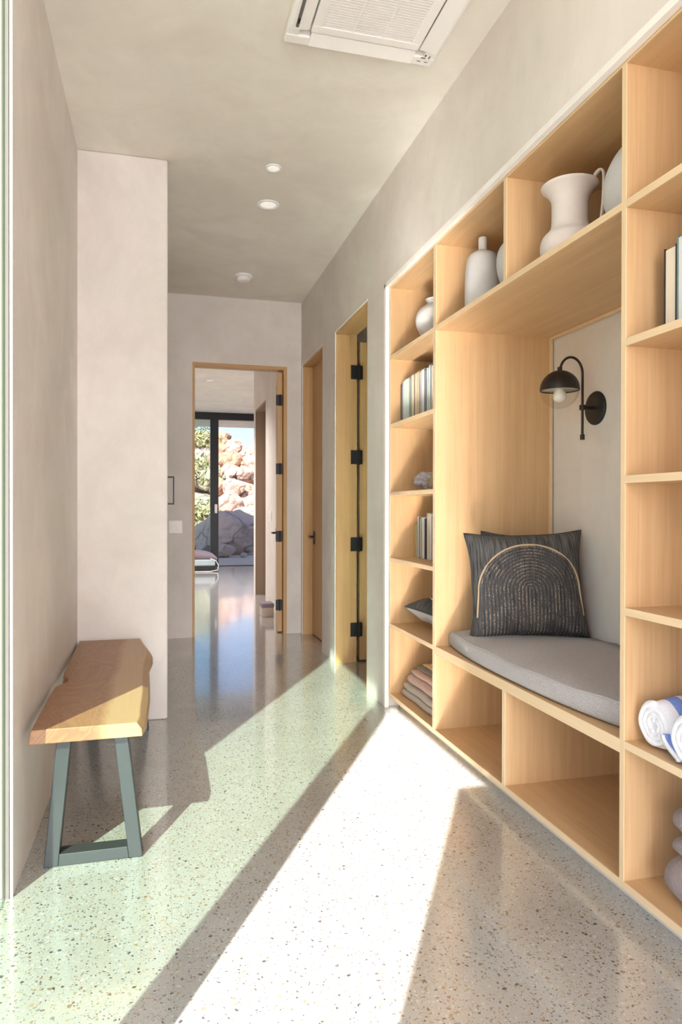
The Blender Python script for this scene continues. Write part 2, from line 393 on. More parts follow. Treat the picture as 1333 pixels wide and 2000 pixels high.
# white corner beads
struct(obj('trim_2', B((XR-.003, XR+.022, 3.876, 3.908, 0, 2.488), (XR-.003, XR+.022, 1.02, 3.908, 2.468, 2.492)), M['bead'], bevel=.002), 'white plaster bead framing the shelving recess', 'corner bead')
struct(obj('trim_3', B((XL-.007, XL+.002, YE-.006, YE+.003, 0, ZC)), M['bead'], bevel=.002), 'white corner bead on the near end of the left wall', 'corner bead')
struct(obj('trim_4', B((XR-.003, XR+.002, 5.084, 5.094, 0, 2.506), (XR-.003, XR+.002, 4.245, 5.094, 2.499, 2.508)), M['bead']), 'white bead around the nearer oak doorway', 'corner bead')
struct(obj('trim_5', B((XR-.003, XR+.002, 6.332, 6.342, 0, 2.506), (XR-.003, XR+.002, 5.515, 6.342, 2.499, 2.508)), M['bead']), 'white bead around the farther oak doorway', 'corner bead')

# ------------------------------------------------------------------ left glazed wall (sun comes through here)
w1 = thing('window_1', 'tall green-tinted fixed glass beside the entrance opening, out of frame on the left', 'window', (-.45, 1.6, 0)); w1['kind'] = 'structure'
obj('post', B((-.47, -.43, .799, .98, 0, ZC+.1)), M['alu'], w1)
obj('frame', B((-.47, -.44, .98, YE, ZC+.012, ZC+.1), (-.47, -.44, -.435, .799, ZC+.012, ZC+.1)), M['alu'], w1)
obj('pane', B((-.454, -.446, .98, YE-.012, 0, ZC+.012)), M['gg'], w1)
lab(obj('wall_end_cover', B((-.63, -.437, YE-.010, YE-.001, 0, ZC)), M['wall_end_cover'], w1), 'added grey cover dulling the wall end beside the white corner bead')  # strip added over the wall end to tone down its sunlit brightness

# ------------------------------------------------------------------ far window wall
YW = 14.13
w2 = thing('window_2', 'black-framed glass wall at the far end looking onto pink rocks', 'window', (.9, YW, 0)); w2['kind'] = 'structure'
obj('header', B((-2.1, 4.1, YW, YW+.12, 2.95, ZC)), M['alu'], w2)
obj('mullion', B((.976, 1.138, YW-.02, YW+.1, 0, 2.95)), M['alu'], w2)
obj('mullion', B((-1.1, -.95, YW-.02, YW+.1, 0, 2.95)), M['alu'], w2)
obj('mullion', B((3.2, 3.3, YW-.02, YW+.1, 0, 2.95)), M['alu'], w2)
obj('track', B((-2.1, 4.1, YW, YW+.1, -.01, .012)), M['alu'], w2)
obj('pane', B((-2.1, .976, YW+.05, YW+.056, .012, 2.95)), M['gb'], w2)
obj('pane', B((1.138, 4.1, YW+.05, YW+.056, .012, 2.95)), M['gc'], w2)
lab(obj('latch', B((1.06, 1.115, YW-.035, YW-.02, 1.07, 1.25)), M['white'], w2, bevel=.005), 'small white latch plate')

# ------------------------------------------------------------------ doors
def hinge(parent, x0, x1, y, z, h=.10, px=None):
    bm = B((x0, x1, y-.004, y, z-h/2, z+h/2)); tube(bm, [((x0+x1)/2 if px is None else px, y-.007, z-h/2-.003), ((x0+x1)/2 if px is None else px, y-.007, z+h/2+.003)], .007, 10)
    return obj('hinge', bm, M['black'], parent)
def lever(parent, x, y, z, along):   # plate on a face pointing to -X; the lever runs along +-Y
    bm = B((x-.008, x, y-.02, y+.02, z-.07, z+.05))
    tube(bm, [(x, y, z), (x-.055, y, z)], .010); tube(bm, [(x-.05, y, z), (x-.055, y+along*.06, z+.004), (x-.055, y+along*.12, z)], .009)
    return obj('lever_handle', bm, M['black'], parent)
# door 1: the open one on the right wall
d1 = thing('door_1', 'oak door standing open into the side room, four black hinges, nearer of the two on the right wall', 'door', (XR, 5.07, 0)); d1['kind'] = 'structure'
obj('frame', B((XR+.002, 1.392, 5.067, 5.087, 0, 2.50), (1.392, 1.449, 5.072, 5.087, 0, 2.50), (XR+.002, 1.41, 4.25, 4.27, 0, 2.50)), M['dz'], d1, bevel=.0015)
obj('frame_head', B((XR+.002, 1.392, 4.27, 5.067, 2.48, 2.50), (1.392, 1.449, 4.27, 5.072, 2.488, 2.50)), M['dy'], d1, bevel=.0015)
obj('leaf', B((1.478, 2.27, 5.09, 5.133, .012, 2.44)), M['dz'], d1, bevel=.002)
for z in (2.203, 1.559, .898, .249): hinge(d1, 1.400, 1.492, 5.074 if 0 else 5.072, z, .105, 1.468)
# door 2: closed one
d2 = thing('door_2', 'closed oak door with a black lever handle, farther of the two on the right wall', 'door', (XR, 6.3, 0)); d2['kind'] = 'structure'
obj('frame', B((XR+.002, 1.40, 6.315, 6.335, 0, 2.50), (XR+.002, 1.40, 5.52, 5.54, 0, 2.50)), M['dz'], d2, bevel=.0015)
obj('frame_head', B((XR+.002, 1.40, 5.54, 6.315, 2.48, 2.50)), M['dy'], d2, bevel=.0015)
obj('leaf', B((1.375, 1.42, 5.54, 6.315, .008, 2.478)), M['dz'], d2, bevel=.002)
lever(d2, 1.375, 6.23, .91, -1)
# door 3: far doorway
d3 = thing('door_3', 'oak door opened into the far room at the end of the hallway', 'door', (.7, YF, 0)); d3['kind'] = 'structure'
obj('frame', B((DX0, DX0+.022, YF-.004, YF+.12, 0, DZ), (DX1-.032, DX1, YF-.004, YF+.12, 0, DZ)), M['dz'], d3, bevel=.0015)
obj('frame_head', B((DX0+.022, DX1-.032, YF-.004, YF+.12, DZ-.03, DZ)), M['dx'], d3, bevel=.0015)
bm = B((-.045, 0, 0, .84, .01, 2.44))
bmesh.ops.rotate(bm, verts=bm.verts, cent=(0, 0, 0), matrix=Matrix.Rotation(-math.radians(8.3), 3, 'Z')); bmesh.ops.translate(bm, verts=bm.verts, vec=(1.112, YF+.055, 0))
lf = obj('leaf', bm, M['dz'], d3, bevel=.002)
for z in (2.185, 1.541, .907, .262): hinge(d3, 1.052, 1.112, YF+.052, z, .10, 1.09)
lever(d3, 1.178, 7.17, .915, -1)

# ------------------------------------------------------------------ ceiling fittings
def disc(name, x, y, r, drop, mat, label, cat, group=None):
    t = thing(name, label, cat, (x, y, ZC), group)
    bm = bmesh.new(); lathe(bm, [(r, 0), (r, -.004), (r*.97, -.007), (r*.80, -.007), (r*.78, -.001)], (x, y, ZC), 40); obj('ring', bm, M['white'], t, smooth=True)
    bm = bmesh.new(); lathe(bm, [(r*.79, -.002), (r*.6, -.0045), (0, -.005)], (x, y, ZC), 40); obj('diffuser', bm, M['led'], t, smooth=True)
    return t
disc('downlight', .619, 3.895, .046, 0, None, 'smaller round white ceiling downlight, the one nearer the air vent', 'ceiling light', 'round downlights')
disc('downlight', .662, 4.373, .069, 0, None, 'larger round white ceiling downlight, between the small one and the smoke detector', 'ceiling light', 'round downlights')
t = thing('smoke_detector', 'round white smoke detector on the ceiling near the far wall', 'smoke detector', (.667, 5.76, ZC))
bm = bmesh.new(); lathe(bm, [(.073, 0), (.074, -.014), (.068, -.018), (.055, -.019), (.054, -.024), (0, -.024)], (.667, 5.76, ZC)); obj('base', bm, M['white'], t, smooth=True, bevel=.001)
bm = bmesh.new(); lathe(bm, [(.054, -.024), (.057, -.034), (.050, -.046), (.030, -.050), (0, -.050)], (.667, 5.76, ZC)); obj('cap', bm, M['white'], t, smooth=True)
for x_, y_, l_ in ((.72, 10.6, 'far room downlight nearer the glass wall, left of the opening'), (.15, 8.7, 'far room downlight nearest the hallway'), (-.6, 10.6, 'far room downlight hidden left of the doorway, near the glass'), (2.2, 12.2, 'far room downlight in the widened part, right side')):
    disc('downlight', x_, y_, .06, 0, None, l_, 'ceiling light', 'far room downlights')
    ld = bpy.data.lights.new('downlight_lamp', 'SPOT'); ld.energy = 230; ld.spot_size = math.radians(125); ld.spot_blend = .8; ld.shadow_soft_size = .05; ld.color = (1, .93, .88)
    lo = bpy.data.objects.new('downlight_lamp', ld); C.objects.link(lo); lo.location = (x_, y_, ZC-.03)
# air conditioning cassette
ax0, ax1, ay0, ay1 = .484, 1.122, 2.157, 2.795
t = thing('ceiling_air_conditioner', 'square white ceiling air-conditioning cassette with slatted grille', 'air conditioner', ((ax0+ax1)/2, (ay0+ay1)/2, ZC))
cxm, cym = (ax0+ax1)/2, (ay0+ay1)/2
g0 = .185  # half grille
bm = B((ax0, ax1, ay0, cym-.265, ZC-.03, ZC), (ax0, ax1, cym+.265, ay1, ZC-.03, ZC), (ax0, cxm-.265, cym-.265, cym+.265, ZC-.03, ZC), (cxm+.265, ax1, cym-.265, cym+.265, ZC-.03, ZC))
pan = obj('panel', bm, M['white'], t, bevel=.006)
bm = B((cxm-.225, cxm+.225, cym-.225, cym-g0, ZC-.036, ZC-.004), (cxm-.225, cxm+.225, cym+g0, cym+.225, ZC-.036, ZC-.004), (cxm-.225, cxm-g0, cym-g0, cym+g0, ZC-.036, ZC-.004), (cxm+g0, cxm+.225, cym-g0, cym+g0, ZC-.036, ZC-.004))
gf = obj('grille_frame', bm, M['white'], t, bevel=.003)
bm = bmesh.new()
for k in range(27):
    y = cym-g0+.006+k*(2*g0-.012)/26; box(bm, cxm-g0, cxm+g0, y-.0042, y+.0042, ZC-.034, ZC-.020)
for k in (-1, 1): box(bm, cxm+k*g0/3-.004, cxm+k*g0/3+.004, cym-g0, cym+g0, ZC-.035, ZC-.018)
obj('grille', bm, M['white'], gf)
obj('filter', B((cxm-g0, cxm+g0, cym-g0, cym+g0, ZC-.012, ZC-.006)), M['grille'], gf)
for (x0, x1, y0, y1, dx, dy) in ((cxm-.22, cxm+.22, cym+.232, cym+.300, 0, 1), (cxm-.22, cxm+.22, cym-.300, cym-.232, 0, -1), (cxm+.232, cxm+.300, cym-.22, cym+.22, 1, 0), (cxm-.300, cxm-.232, cym-.22, cym+.22, -1, 0)):
    bm = bmesh.new(); zi, zo = ZC-.031, ZC-.041
    z = lambda x, y: (zo if ((x-(x0+x1)/2)*dx+(y-(y0+y1)/2)*dy) > 0 else zi-.001)
    P4 = [(x0, y0), (x1, y0), (x1, y1), (x0, y1)]
    prism(bm, [(x, y, z(x, y)) for x, y in P4], [(x, y, ZC-.028) for x, y in P4])
    obj('louvre', bm, M['white'], t)
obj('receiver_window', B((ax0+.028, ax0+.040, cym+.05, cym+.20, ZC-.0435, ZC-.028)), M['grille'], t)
obj('sensor', B((ax0+.030, ax0+.039, cym+.15, cym+.175, ZC-.046, ZC-.028)), M['black'], t)
bm = B((1.060, 1.080, 2.742, 2.746, ZC-.0315, ZC-.029), (1.082, 1.097, 2.765, 2.768, ZC-.0315, ZC-.029), (1.092, 1.096, 2.725, 2.745, ZC-.0315, ZC-.029), (1.05, 1.066, 2.765, 2.768, ZC-.0315, ZC-.029), (1.072, 1.078, 2.722, 2.732, ZC-.0315, ZC-.029))
obj('corner_symbols', bm, M['grille'], t)

# ------------------------------------------------------------------ built-in shelving
XS, XB = 1.307, 1.93
Z0, Z1, Z2, Z3, Z4, Z5, ZT = .085, .495, .883, 1.267, 1.665, 2.066, 2.462
TH = .022
YLn, YA0, YA1, YM0, YM1, YD0, YD1, YE0 = 3.868, 3.172, 3.206, 2.460, 2.483, 1.741, 1.760, 1.08
sh = thing('built_in_shelving', 'wall-length built-in oak shelving with a seat niche in the middle', 'shelving', (1.6, 2.5, 0))
E1 = .003
def panel(name, x0, x1, y0, y1, z0, z1, ax):
    """board with a paler edge band on the front"""
    o = obj(name, B((x0+E1, x1, y0, y1, z0, z1)), M['w'+ax], sh)
    obj('edge_band', B((x0, x0+E1, y0, y1, z0, z1)), M['wedge'] if ax == 'z' else M['wedgey'], o)
    return o
panel('side_panel', XS, XB, YLn, YLn+TH, Z0, ZT, 'z')
panel('side_panel', XS, XB, YE0-TH, YE0, Z0, ZT, 'z')
panel('divider', XS, XB, YA0, YA1, Z0, ZT, 'z')
panel('divider', XS, XB, YD0, YD1, Z0, ZT, 'z')
panel('divider', XS, XB, YM0, YM1, Z5, ZT, 'z')
panel('divider', XS, XB, YM0, YM1, Z0, Z1-.04, 'z')
panel('top_panel', XS, XB, YE0-TH, YLn+TH, ZT, ZT+TH, 'y')
panel('bottom_panel', XS, XB, YE0-TH, YLn+TH, Z0-TH, Z0, 'y')
for z in (Z1, Z2, Z3, Z4, Z5):
    panel('shelf', XS, XB, YA1, YLn, z-TH, z, 'y')
    panel('shelf', XS, XB, YE0, YD0, z-TH, z, 'y')
panel('shelf', XS, XB, YD1, YA0, Z5-TH, Z5, 'y')
lab(panel('bench_seat', XS, XB+.02, YD1, YA0, Z1-.04, Z1, 'y'), 'thicker oak bench board under the grey cushion')
lab(obj('plinth', B((1.372, 1.39, YE0, YLn, 0, Z0-TH)), M['plaster'], sh), 'recessed plinth under the oak shelving')
for (a, b, z0, z1) in ((YA1, YLn, Z0, ZT), (YE0, YD0, Z0, ZT), (YD1, YA0, Z5, ZT), (YD1, YA0, Z0, Z1-.04)):
    obj('back_panel', B((XB, XB+.012, a, b, z0, z1)), M['wz'], sh)
obj('niche_lining', B((XB, XB+.014, YA0-.012, YA0, Z1, Z5-TH), (XB, XB+.014, YD1, YD1+.012, Z1, Z5-TH), (XB, XB+.014, YD1+.012, YA0-.012, Z5-TH-.012, Z5-TH)), M['wedge'], sh)

# ------------------------------------------------------------------ seat cushion
def cushion():
    zb, th = Z1+.004, .078
    t = thing('seat_cushion', 'long grey woven seat cushion on the niche bench', 'cushion', (1.6, 2.46, zb))
    y0, y1, xb = YD1+.006, YA0-.006, XB-.005
    NY, NS = 60, 10
    def front(s):   # s 0..1 along y ; bowed front edge
        k = 2*abs(s-.5)
        return 1.315 + .060*k**2.6
    bm = bmesh.new(); rows = []
    for i in range(NY+1):
        s = i/NY; y = y0+(y1-y0)*s; xf = front(s)
        e = min(s, 1-s); lift = 1-math.exp(-e*60)*.35
        prof = []
        r = .016
        hh = th*(1 + .04*math.sin(s*23)+.03*math.sin(s*9+1))
        for a in range(6): an = -PI/2 - a*PI/10; prof.append((xf+r+r*math.cos(an)*1.0, r+r*math.sin(an)))
        for a in range(6): an = PI - a*PI/10; prof.append((xf+r+r*math.cos(an), hh*lift-r+r*math.sin(an)))
        for q in (.15, .35, .6, .85, 1): 
            x = xf+r+(xb-xf-r)*q; prof.append((x, hh*lift+.010*math.sin(q*PI)+.002*math.sin(s*60+q*9)))
        prof.append((xb, 0))
        rows.append([bm.verts.new((x, y, zb+z)) for x, z in prof])
    for a, b in zip(rows, rows[1:]):
        n = len(a)
        for k in range(n): bm.faces.new((a[k], a[(k+1) % n], b[(k+1) % n], b[k]))
    bm.faces.new(rows[0]); bm.faces.new(rows[-1][::-1])
    obj('cushion_body', bm, M['cush'], t, smooth=True)
    bm = bmesh.new()
    tube(bm, [(front(i/NY)+.004, y0+(y1-y0)*i/NY, zb+th*(1+.04*math.sin(i/NY*23)+.03*math.sin(i/NY*9+1))*(1-math.exp(-min(i, NY-i)/NY*60)*.35)-.004) for i in range(NY+1)], .0035, 8)
    obj('piping', bm, M['cush'], t, smooth=True)
    return t
cushion()

# ------------------------------------------------------------------ pillows
def pillow_bm(W, H, T, seed=0, n=36):
    bm = bmesh.new(); rnd = random.Random(seed); ph = [rnd.uniform(0, 6) for _ in range(4)]
    grid = {}
    for side in (1, -1):
        for i in range(n+1):
            for j in range(n+1):
                u, v = 2*i/n-1, 2*j/n-1
                edge = i in (0, n) or j in (0, n)
                if side == -1 and edge: grid[(side, i, j)] = grid[(1, i, j)]; continue
                ec = 1-.035*(abs(u)*abs(v))**8; x = ec*u*W/2*(1-.13*(1-abs(v)**3.2)); y = ec*v*H/2*(1-.11*(1-abs(u)**3.2))
                th = T/2*((1-abs(u)**3.4)*(1-abs(v)**3.4))**.50
                wr = .006*math.sin(u*9+ph[0]+v*3)*math.sin(v*7+ph[1])*(1-u*u*v*v)
                grid[(side, i, j)] = bm.verts.new((x, y, side*(th+(0 if edge else wr*min(1, th*30)))))
    for side in (1, -1):
        for i in range(n):
            for j in range(n):
                q = [grid[(side, i, j)], grid[(side, i+1, j)], grid[(side, i+1, j+1)], grid[(side, i, j+1)]]
                f = bm.faces.new(q if side == 1 else q[::-1]); f.material_index = 0 if side == 1 else 1
    return bm
def thick_at(x, y, W, H, T):
    u, v = x/(W/2), y/(H/2); k = 1-.13*(1-min(1, abs(v))**3.2); u = min(1, abs(u)/k); v = min(1, abs(v)/(1-.11*(1-u**3.2))); return T/2*(max(0, (1-u**3.4))*max(0, (1-v**3.4)))**.50
def pillow(label, loc, rot, W=.50, H=.48, T=.17, mats=None, seed=0, cord=True):
    t = thing('throw_pillow', label, 'pillow', loc, 'dark arch-patterned pillows', rot)
    c = obj('cover', pillow_bm(W, H, T, seed), mats or [M['pil'], M['pildark']], t, smooth=True, local=True)
    if cord:
        pts = []; R = .228
        for k in range(12): y = -.150+k*.120/12; pts.append((-R*(1+.05*(1-k/12)), y))
        for k in range(29): a = PI-PI*k/28; pts.append((R*math.cos(a), -.03+R*.90*math.sin(a)))
        for k in range(1, 13): y = -.03-k*.120/12; pts.append((R*(1+.05*k/12), y))
        bm = bmesh.new(); tube(bm, [(x, y, thick_at(x, y, W, H, T)+.002) for x, y in pts], .0042, 8)
        lab(obj('arch_cord', bm, M['cord'], t, smooth=True, local=True), 'tan cord stitched in an arch')
    bm = bmesh.new()
    # (seam welt around the rim)
    pts = []
    n = 24
    for k in range(4*n):
        s, q = divmod(k, n); a = 2*q/n-1
        u, v = [(a, -1), (1, a), (-a, 1), (-1, -a)][s]
        ec = 1-.035*(abs(u)*abs(v))**8; pts.append((ec*u*W/2*(1-.13*(1-abs(v)**3.2)), ec*v*H/2*(1-.11*(1-abs(u)**3.2)), 0))
    tube(bm, pts, .0035, 6, True); obj('seam', bm, M['pildark'], t, smooth=True, local=True)
    return t
def rotm(normal, up):
    z = Vector(normal).normalized(); y = (Vector(up)-z*Vector(up).dot(z)).normalized(); x = y.cross(z)
    return Matrix((x, y, z)).transposed().to_euler()
pillow('dark woven pillow with a tan arch, front one of the pair in the seat niche', (1.655, 2.915, .815), rotm((-.30, -.93, .20), (.03, .2, 1)), W=.57, H=.52, T=.23, seed=1)
pillow('dark pillow mostly hidden behind the arch pillow in the seat niche', (1.722, 3.062, .815), rotm((-.40, -.90, .05), (.06, .05, 1)), W=.435, H=.49, T=.075, seed=2, cord=False, mats=[M['pildark'], M['pildark']])
pillow('dark arch pillow with pale underside lying flat in the left bay above the towels', (1.625, 3.535, Z1+.094), (math.radians(3), math.radians(-2), math.radians(97)), W=.50, H=.50, T=.17, mats=[M['pil'], M['pilback']], seed=5)

# ------------------------------------------------------------------ wall lamp
def sconce():
    py, pz = 2.807, 1.636; wx = 1.952
    t = thing('wall_lamp', 'black gooseneck wall lamp with half-glass globe on the niche wall', 'wall lamp', (wx, py, pz))
    bm = bmesh.new(); lathe(bm, [(.078, 0), (.078, -.004), (.074, -.010), (.045, -.014), (0, -.015)], (wx, py, pz), 48, 'X')
    obj('wall_plate', bm, M['black'], t, smooth=True, bevel=.001)
    bm = bmesh.new()
    sx = 1.880
    tube(bm, [(wx-.01, py, pz), (sx, py, pz)], .008)
    lathe(bm, [(.0, -.011), (.014, -.011), (.014, .011), (0, .011)], (sx, py, pz+.0), 20)
    obj('bracket', bm, M['bronze'], t)
    gx, gz, R = 1.762, 1.712, .088
    ar = (sx-gx)/2; top = 1.79
    pts = [(sx, py, 1.505), (sx, py, 1.64), (sx, py, top)] + [(sx-ar+ar*math.cos(a), py, top+.0+ar*1.25*math.sin(a)) for a in [PI*k/16 for k in range(1, 16)]] + [(gx, py, top), (gx, py, 1.795)]
    bm = bmesh.new(); tube(bm, pts[:-1], .0058, 12)
    lathe(bm, [(0, -.012), (.0105, -.012), (.0105, .012), (0, .012)], (sx, py, 1.500), 16)
    obj('arm', bm, M['bronze'], t, smooth=False)
    bm = bmesh.new(); lathe(bm, [(0, .0), (.011, 0), (.011, -.022), (0, -.022)], (gx, py, 1.815), 20)
    obj('socket_neck', bm, M['bronze'], t)
    bm = bmesh.new(); lathe(bm, [(.003, R)]+[(R*math.sin(a), R*math.cos(a)) for a in [PI/2*k/14 for k in range(1, 15)]]+[(R, -.004), (R-.004, -.004)]+[((R-.004)*math.sin(a), (R-.004)*math.cos(a)) for a in [PI/2*(14-k)/14 for k in range(0, 14)]], (gx, py, gz), 48)
    d = obj('dome', bm, M['bronze'], t, smooth=True)
    bm = bmesh.new(); lathe(bm, [((R-.006)*math.sin(a), (R-.006)*math.cos(a)) for a in [PI/2*k/12 for k in range(0, 13)]], (gx, py, gz), 40)
    obj('dome_lining', bm, M['domein'], d, smooth=True)
    bm = bmesh.new(); lathe(bm, [((R-.002)*math.sin(a), (R-.002)*math.cos(a)) for a in [PI/2+PI/2*k/14 for k in range(0, 15)]], (gx, py, gz), 48)
    g = obj('glass_shade', bm, M['globe'], t, smooth=True)
    bm = bmesh.new(); lathe(bm, [(0, .06), (.019, .06), (.019, .012), (.022, -.002), (.030, -.024), (.028, -.042), (.016, -.055), (0, -.059)], (gx, py, gz), 32)
    obj('bulb', bm, M['bulb'], t, smooth=True)
sconce()

# ------------------------------------------------------------------ pottery on the top shelf
def pot(name, label, x, y, z, prof, mat=None, cat='vase', seg=56):
    t = thing(name, label, cat, (x, y, z), 'pale pottery on the top shelf')
    bm = bmesh.new(); lathe(bm, prof, (x, y, z), seg); obj('body', bm, mat or M['cer'], t, smooth=True); return t
def smoothprof(pts, n=8):
    out = []
    P = [pts[0]]+list(pts)+[pts[-1]]
    for i in range(1, len(P)-2):
        p0, p1, p2, p3 = P[i-1:i+3]
        for k in range(n):
            s = k/n
            out.append(tuple(.5*((2*p1[j])+(-p0[j]+p2[j])*s+(2*p0[j]-5*p1[j]+4*p2[j]-p3[j])*s*s+(-p0[j]+3*p1[j]-3*p2[j]+p3[j])*s**3) for j in (0, 1)))
    out.append(tuple(pts[-1])); return [(max(0, a), b) for a, b in out]
pot('squat_vase', 'squat pale vase with a short rim in the top left cubby', 1.452, 3.50, Z5, smoothprof([(.0, 0), (.06, 0), (.088, .035), (.118, .105), (.108, .165), (.068, .200), (.055, .210), (.060, .226), (.068, .232), (.050, .230), (.045, .205), (0, .2)]), M['cer2'])
pot('bottle_vase', 'tall pale bottle vase with a narrow capped neck', 1.447, 2.95, Z5, smoothprof([(0, 0), (.070, 0), (.080, .02), (.082, .10), (.079, .20), (.070, .262), (.050, .285), (.024, .297), (.0195, .310), (.0195, .352), (.016, .360), (0, .360)]), M['cer2'])
pot('round_vase', 'pale round vase half hidden by the divider beside the bottle vase', 1.492, 2.635, Z5, smoothprof([(0, 0), (.06, 0), (.10, .05), (.122, .13), (.112, .20), (.07, .245), (.05, .262), (.055, .28), (0, .275)]), M['cer2'])
j = pot('pottery_jug', 'pale clay jug with a flared rim and strap handle on the top shelf', 1.452, 2.25, Z5, smoothprof([(0, 0), (.075, 0), (.098, .022), (.106, .060), (.098, .095), (.074, .122), (.066, .145), (.065, .20), (.068, .235), (.085, .262), (.101, .276), (.102, .284), (.092, .280), (.062, .235), (.055, .15), (0, .12)]), M['cer'], 'jug')
hd = Vector((.42, -.90, 0)).normalized()
def hp(r, z): return Vector((1.452, 2.25, Z5))+hd*r+Vector((0, 0, z))
bm = bmesh.new(); rows = []
side = Vector((-hd.y, hd.x, 0))
hpts = [hp(.088, .268), hp(.100, .292), hp(.118, .304), hp(.132, .298), hp(.136, .275), hp(.134, .22), hp(.130, .15), hp(.120, .095), hp(.098, .075)]
for i, p in enumerate(hpts):
    tg = (hpts[min(i+1, len(hpts)-1)]-hpts[max(i-1, 0)]).normalized(); nn = side.cross(tg)
    rows.append([bm.verts.new(p+side*a+nn*b) for a, b in ((-.012, -.005), (.012, -.005), (.012, .005), (-.012, .005))])
for a, b in zip(rows, rows[1:]):
    for k in range(4): bm.faces.new((a[k], a[(k+1) % 4], b[(k+1) % 4], b[k]))
bm.faces.new(rows[0]); bm.faces.new(rows[-1][::-1])
obj('handle', bm, M['cer'], j, smooth=True, sub=1)
pot('globe_vase', 'large bulbous pale vase at the right end of the top niche shelf', 1.555, 1.93, Z5, smoothprof([(0, 0), (.08, 0), (.125, .04), (.155, .12), (.150, .20), (.115, .27), (.07, .305), (.055, .325), (.065, .345), (0, .34)]), M['cer2'])

# ------------------------------------------------------------------ books (page edges face outward)
ORD = ['first', 'second', 'third', 'fourth', 'fifth', 'sixth', 'seventh', 'eighth', 'ninth', 'tenth', 'eleventh', 'twelfth', 'thirteenth', 'fourteenth', 'fifteenth', 'sixteenth', 'seventeenth', 'eighteenth', 'nineteenth', 'twentieth', 'twenty-first', 'twenty-second']
def book(y1, th, z, h, xf, dep, cov, page, label, group, ct=.0028):
    y0 = y1-th
    t = thing('book', label, 'book', (xf+dep/2, (y0+y1)/2, z), group)
    obj('cover', B((xf, xf+dep, y0, y0+ct, z, z+h), (xf, xf+dep, y1-ct, y1, z, z+h), (xf+dep-ct, xf+dep, y0+ct, y1-ct, z, z+h)), COVM[cov], t)
    obj('pages', B((xf+.004, xf+dep-ct, y0+ct, y1-ct, z+.003, z+h-.004)), page, t)
def row(specs, y, z, xf, where, group, frm, pages=None):
    for k, (cov, th, h, pg) in enumerate(specs):
        book(y, th, z, h, xf+random.uniform(0, .006), min(.17, h*.72), cov, M[pg],
             '%s-covered book, %s from the %s, %s' % (cov, ORD[k], frm, where), group)
        y -= th+.0012
    return y
L4 = [('black', .020, .232, 'pagew'), ('grey', .014, .235, 'pagew'), ('white', .030, .246, 'pagew'), ('pale green', .026, .248, 'pagew'), ('white', .022, .249, 'pagew'), ('pale green', .028, .250, 'pagew'),
      ('teal', .022, .248, 'page'), ('ochre', .018, .252, 'page'), ('cream', .026, .253, 'page'), ('brown', .022, .256, 'page'), ('cream', .024, .252, 'page'), ('ochre', .030, .258, 'page'),
      ('grey', .024, .250, 'pagew'), ('white', .026, .254, 'pagew'), ('white', .028, .256, 'pagew'), ('black', .022, .250, 'pagew'), ('pale blue', .028, .252, 'pagew'), ('white', .024, .262, 'pagew'), ('teal', .022, .26, 'pagew'), ('cream', .03, .25, 'page')]
row(L4, 3.852, Z4, 1.366, 'upper shelf of the left bay', 'books on the upper left shelf', 'far end')
L2 = [('yellow', .020, .196, 'page'), ('olive', .024, .198, 'page'), ('white', .026, .240, 'pagew'), ('navy', .030, .236, 'pagew'), ('olive', .022, .240, 'pagew'), ('white', .034, .238, 'pagew'), ('navy', .016, .230, 'pagew'), ('black', .020, .236, 'pagew'), ('cream', .03, .262, 'page'), ('white', .03, .26, 'pagew'), ('grey', .028, .24, 'pagew')]
row(L2, 3.852, Z2, 1.452, 'lower shelf of the left bay', 'books on the lower left shelf', 'far end')
R4 = [('black', .048, .243, 'page'), ('teal', .030, .262, 'pagew'), ('pale blue', .060, .272, 'page'), ('cream', .04, .27, 'page'), ('navy', .035, .26, 'page'), ('white', .04, .255, 'pagew')]
row(R4, 1.680, Z4, 1.385, 'shelf in the right bay', 'books in the right bay', 'divider')

# ------------------------------------------------------------------ crystal rock and small arch, left bay
def lump(name, c, r, seed, mat, label=None, cat=None, sub=4, amp=.25, freq=2.0, group=None, flat=True, gems=0):
    bm = bmesh.new(); bmesh.ops.create_icosphere(bm, subdivisions=sub, radius=1)
    off = Vector((seed*3.7, seed*1.3, seed*2.1))
    for v in bm.verts:
        d = v.co.normalized(); n = noise.fractal(d*freq+off, .9, 2.1, 4)
        cell = noise.cell(d*freq*1.2+off) if flat else 0
        k = 1+amp*n+amp*.25*(cell)
        v.co = Vector((d.x*r[0]*k, d.y*r[1]*k, d.z*r[2]*k))
    zmin = min(v.co.z for v in bm.verts)
    bmesh.ops.translate(bm, verts=bm.verts, vec=Vector(c)-Vector((0, 0, zmin)))
    o = obj(name, bm, mat, smooth=True, loc=c)
    if label: tag(o, label, cat, group)
    return o
lump('crystal_rock', (1.462, 3.66, Z3), (.075, .06, .048), 3, M['quartz'], 'lumpy pale crystal rock on a middle shelf of the left bay', 'rock ornament', amp=.45, freq=2.6)
t = thing('arch_ornament', 'small ochre arch ornament standing behind the crystal rock', 'ornament', (1.50, 3.52, Z3))
bm = bmesh.new(); tube(bm, [(1.50-.075*math.cos(a), 3.52, Z3+.012+.13*math.sin(a)) for a in [PI*k/20 for k in range(21)]], .014, 10); obj('arch', bm, M['brass'], t, smooth=True)
obj('foot', B((1.41, 1.59, 3.50, 3.54, Z3, Z3+.012)), M['brass'], t, bevel=.002)

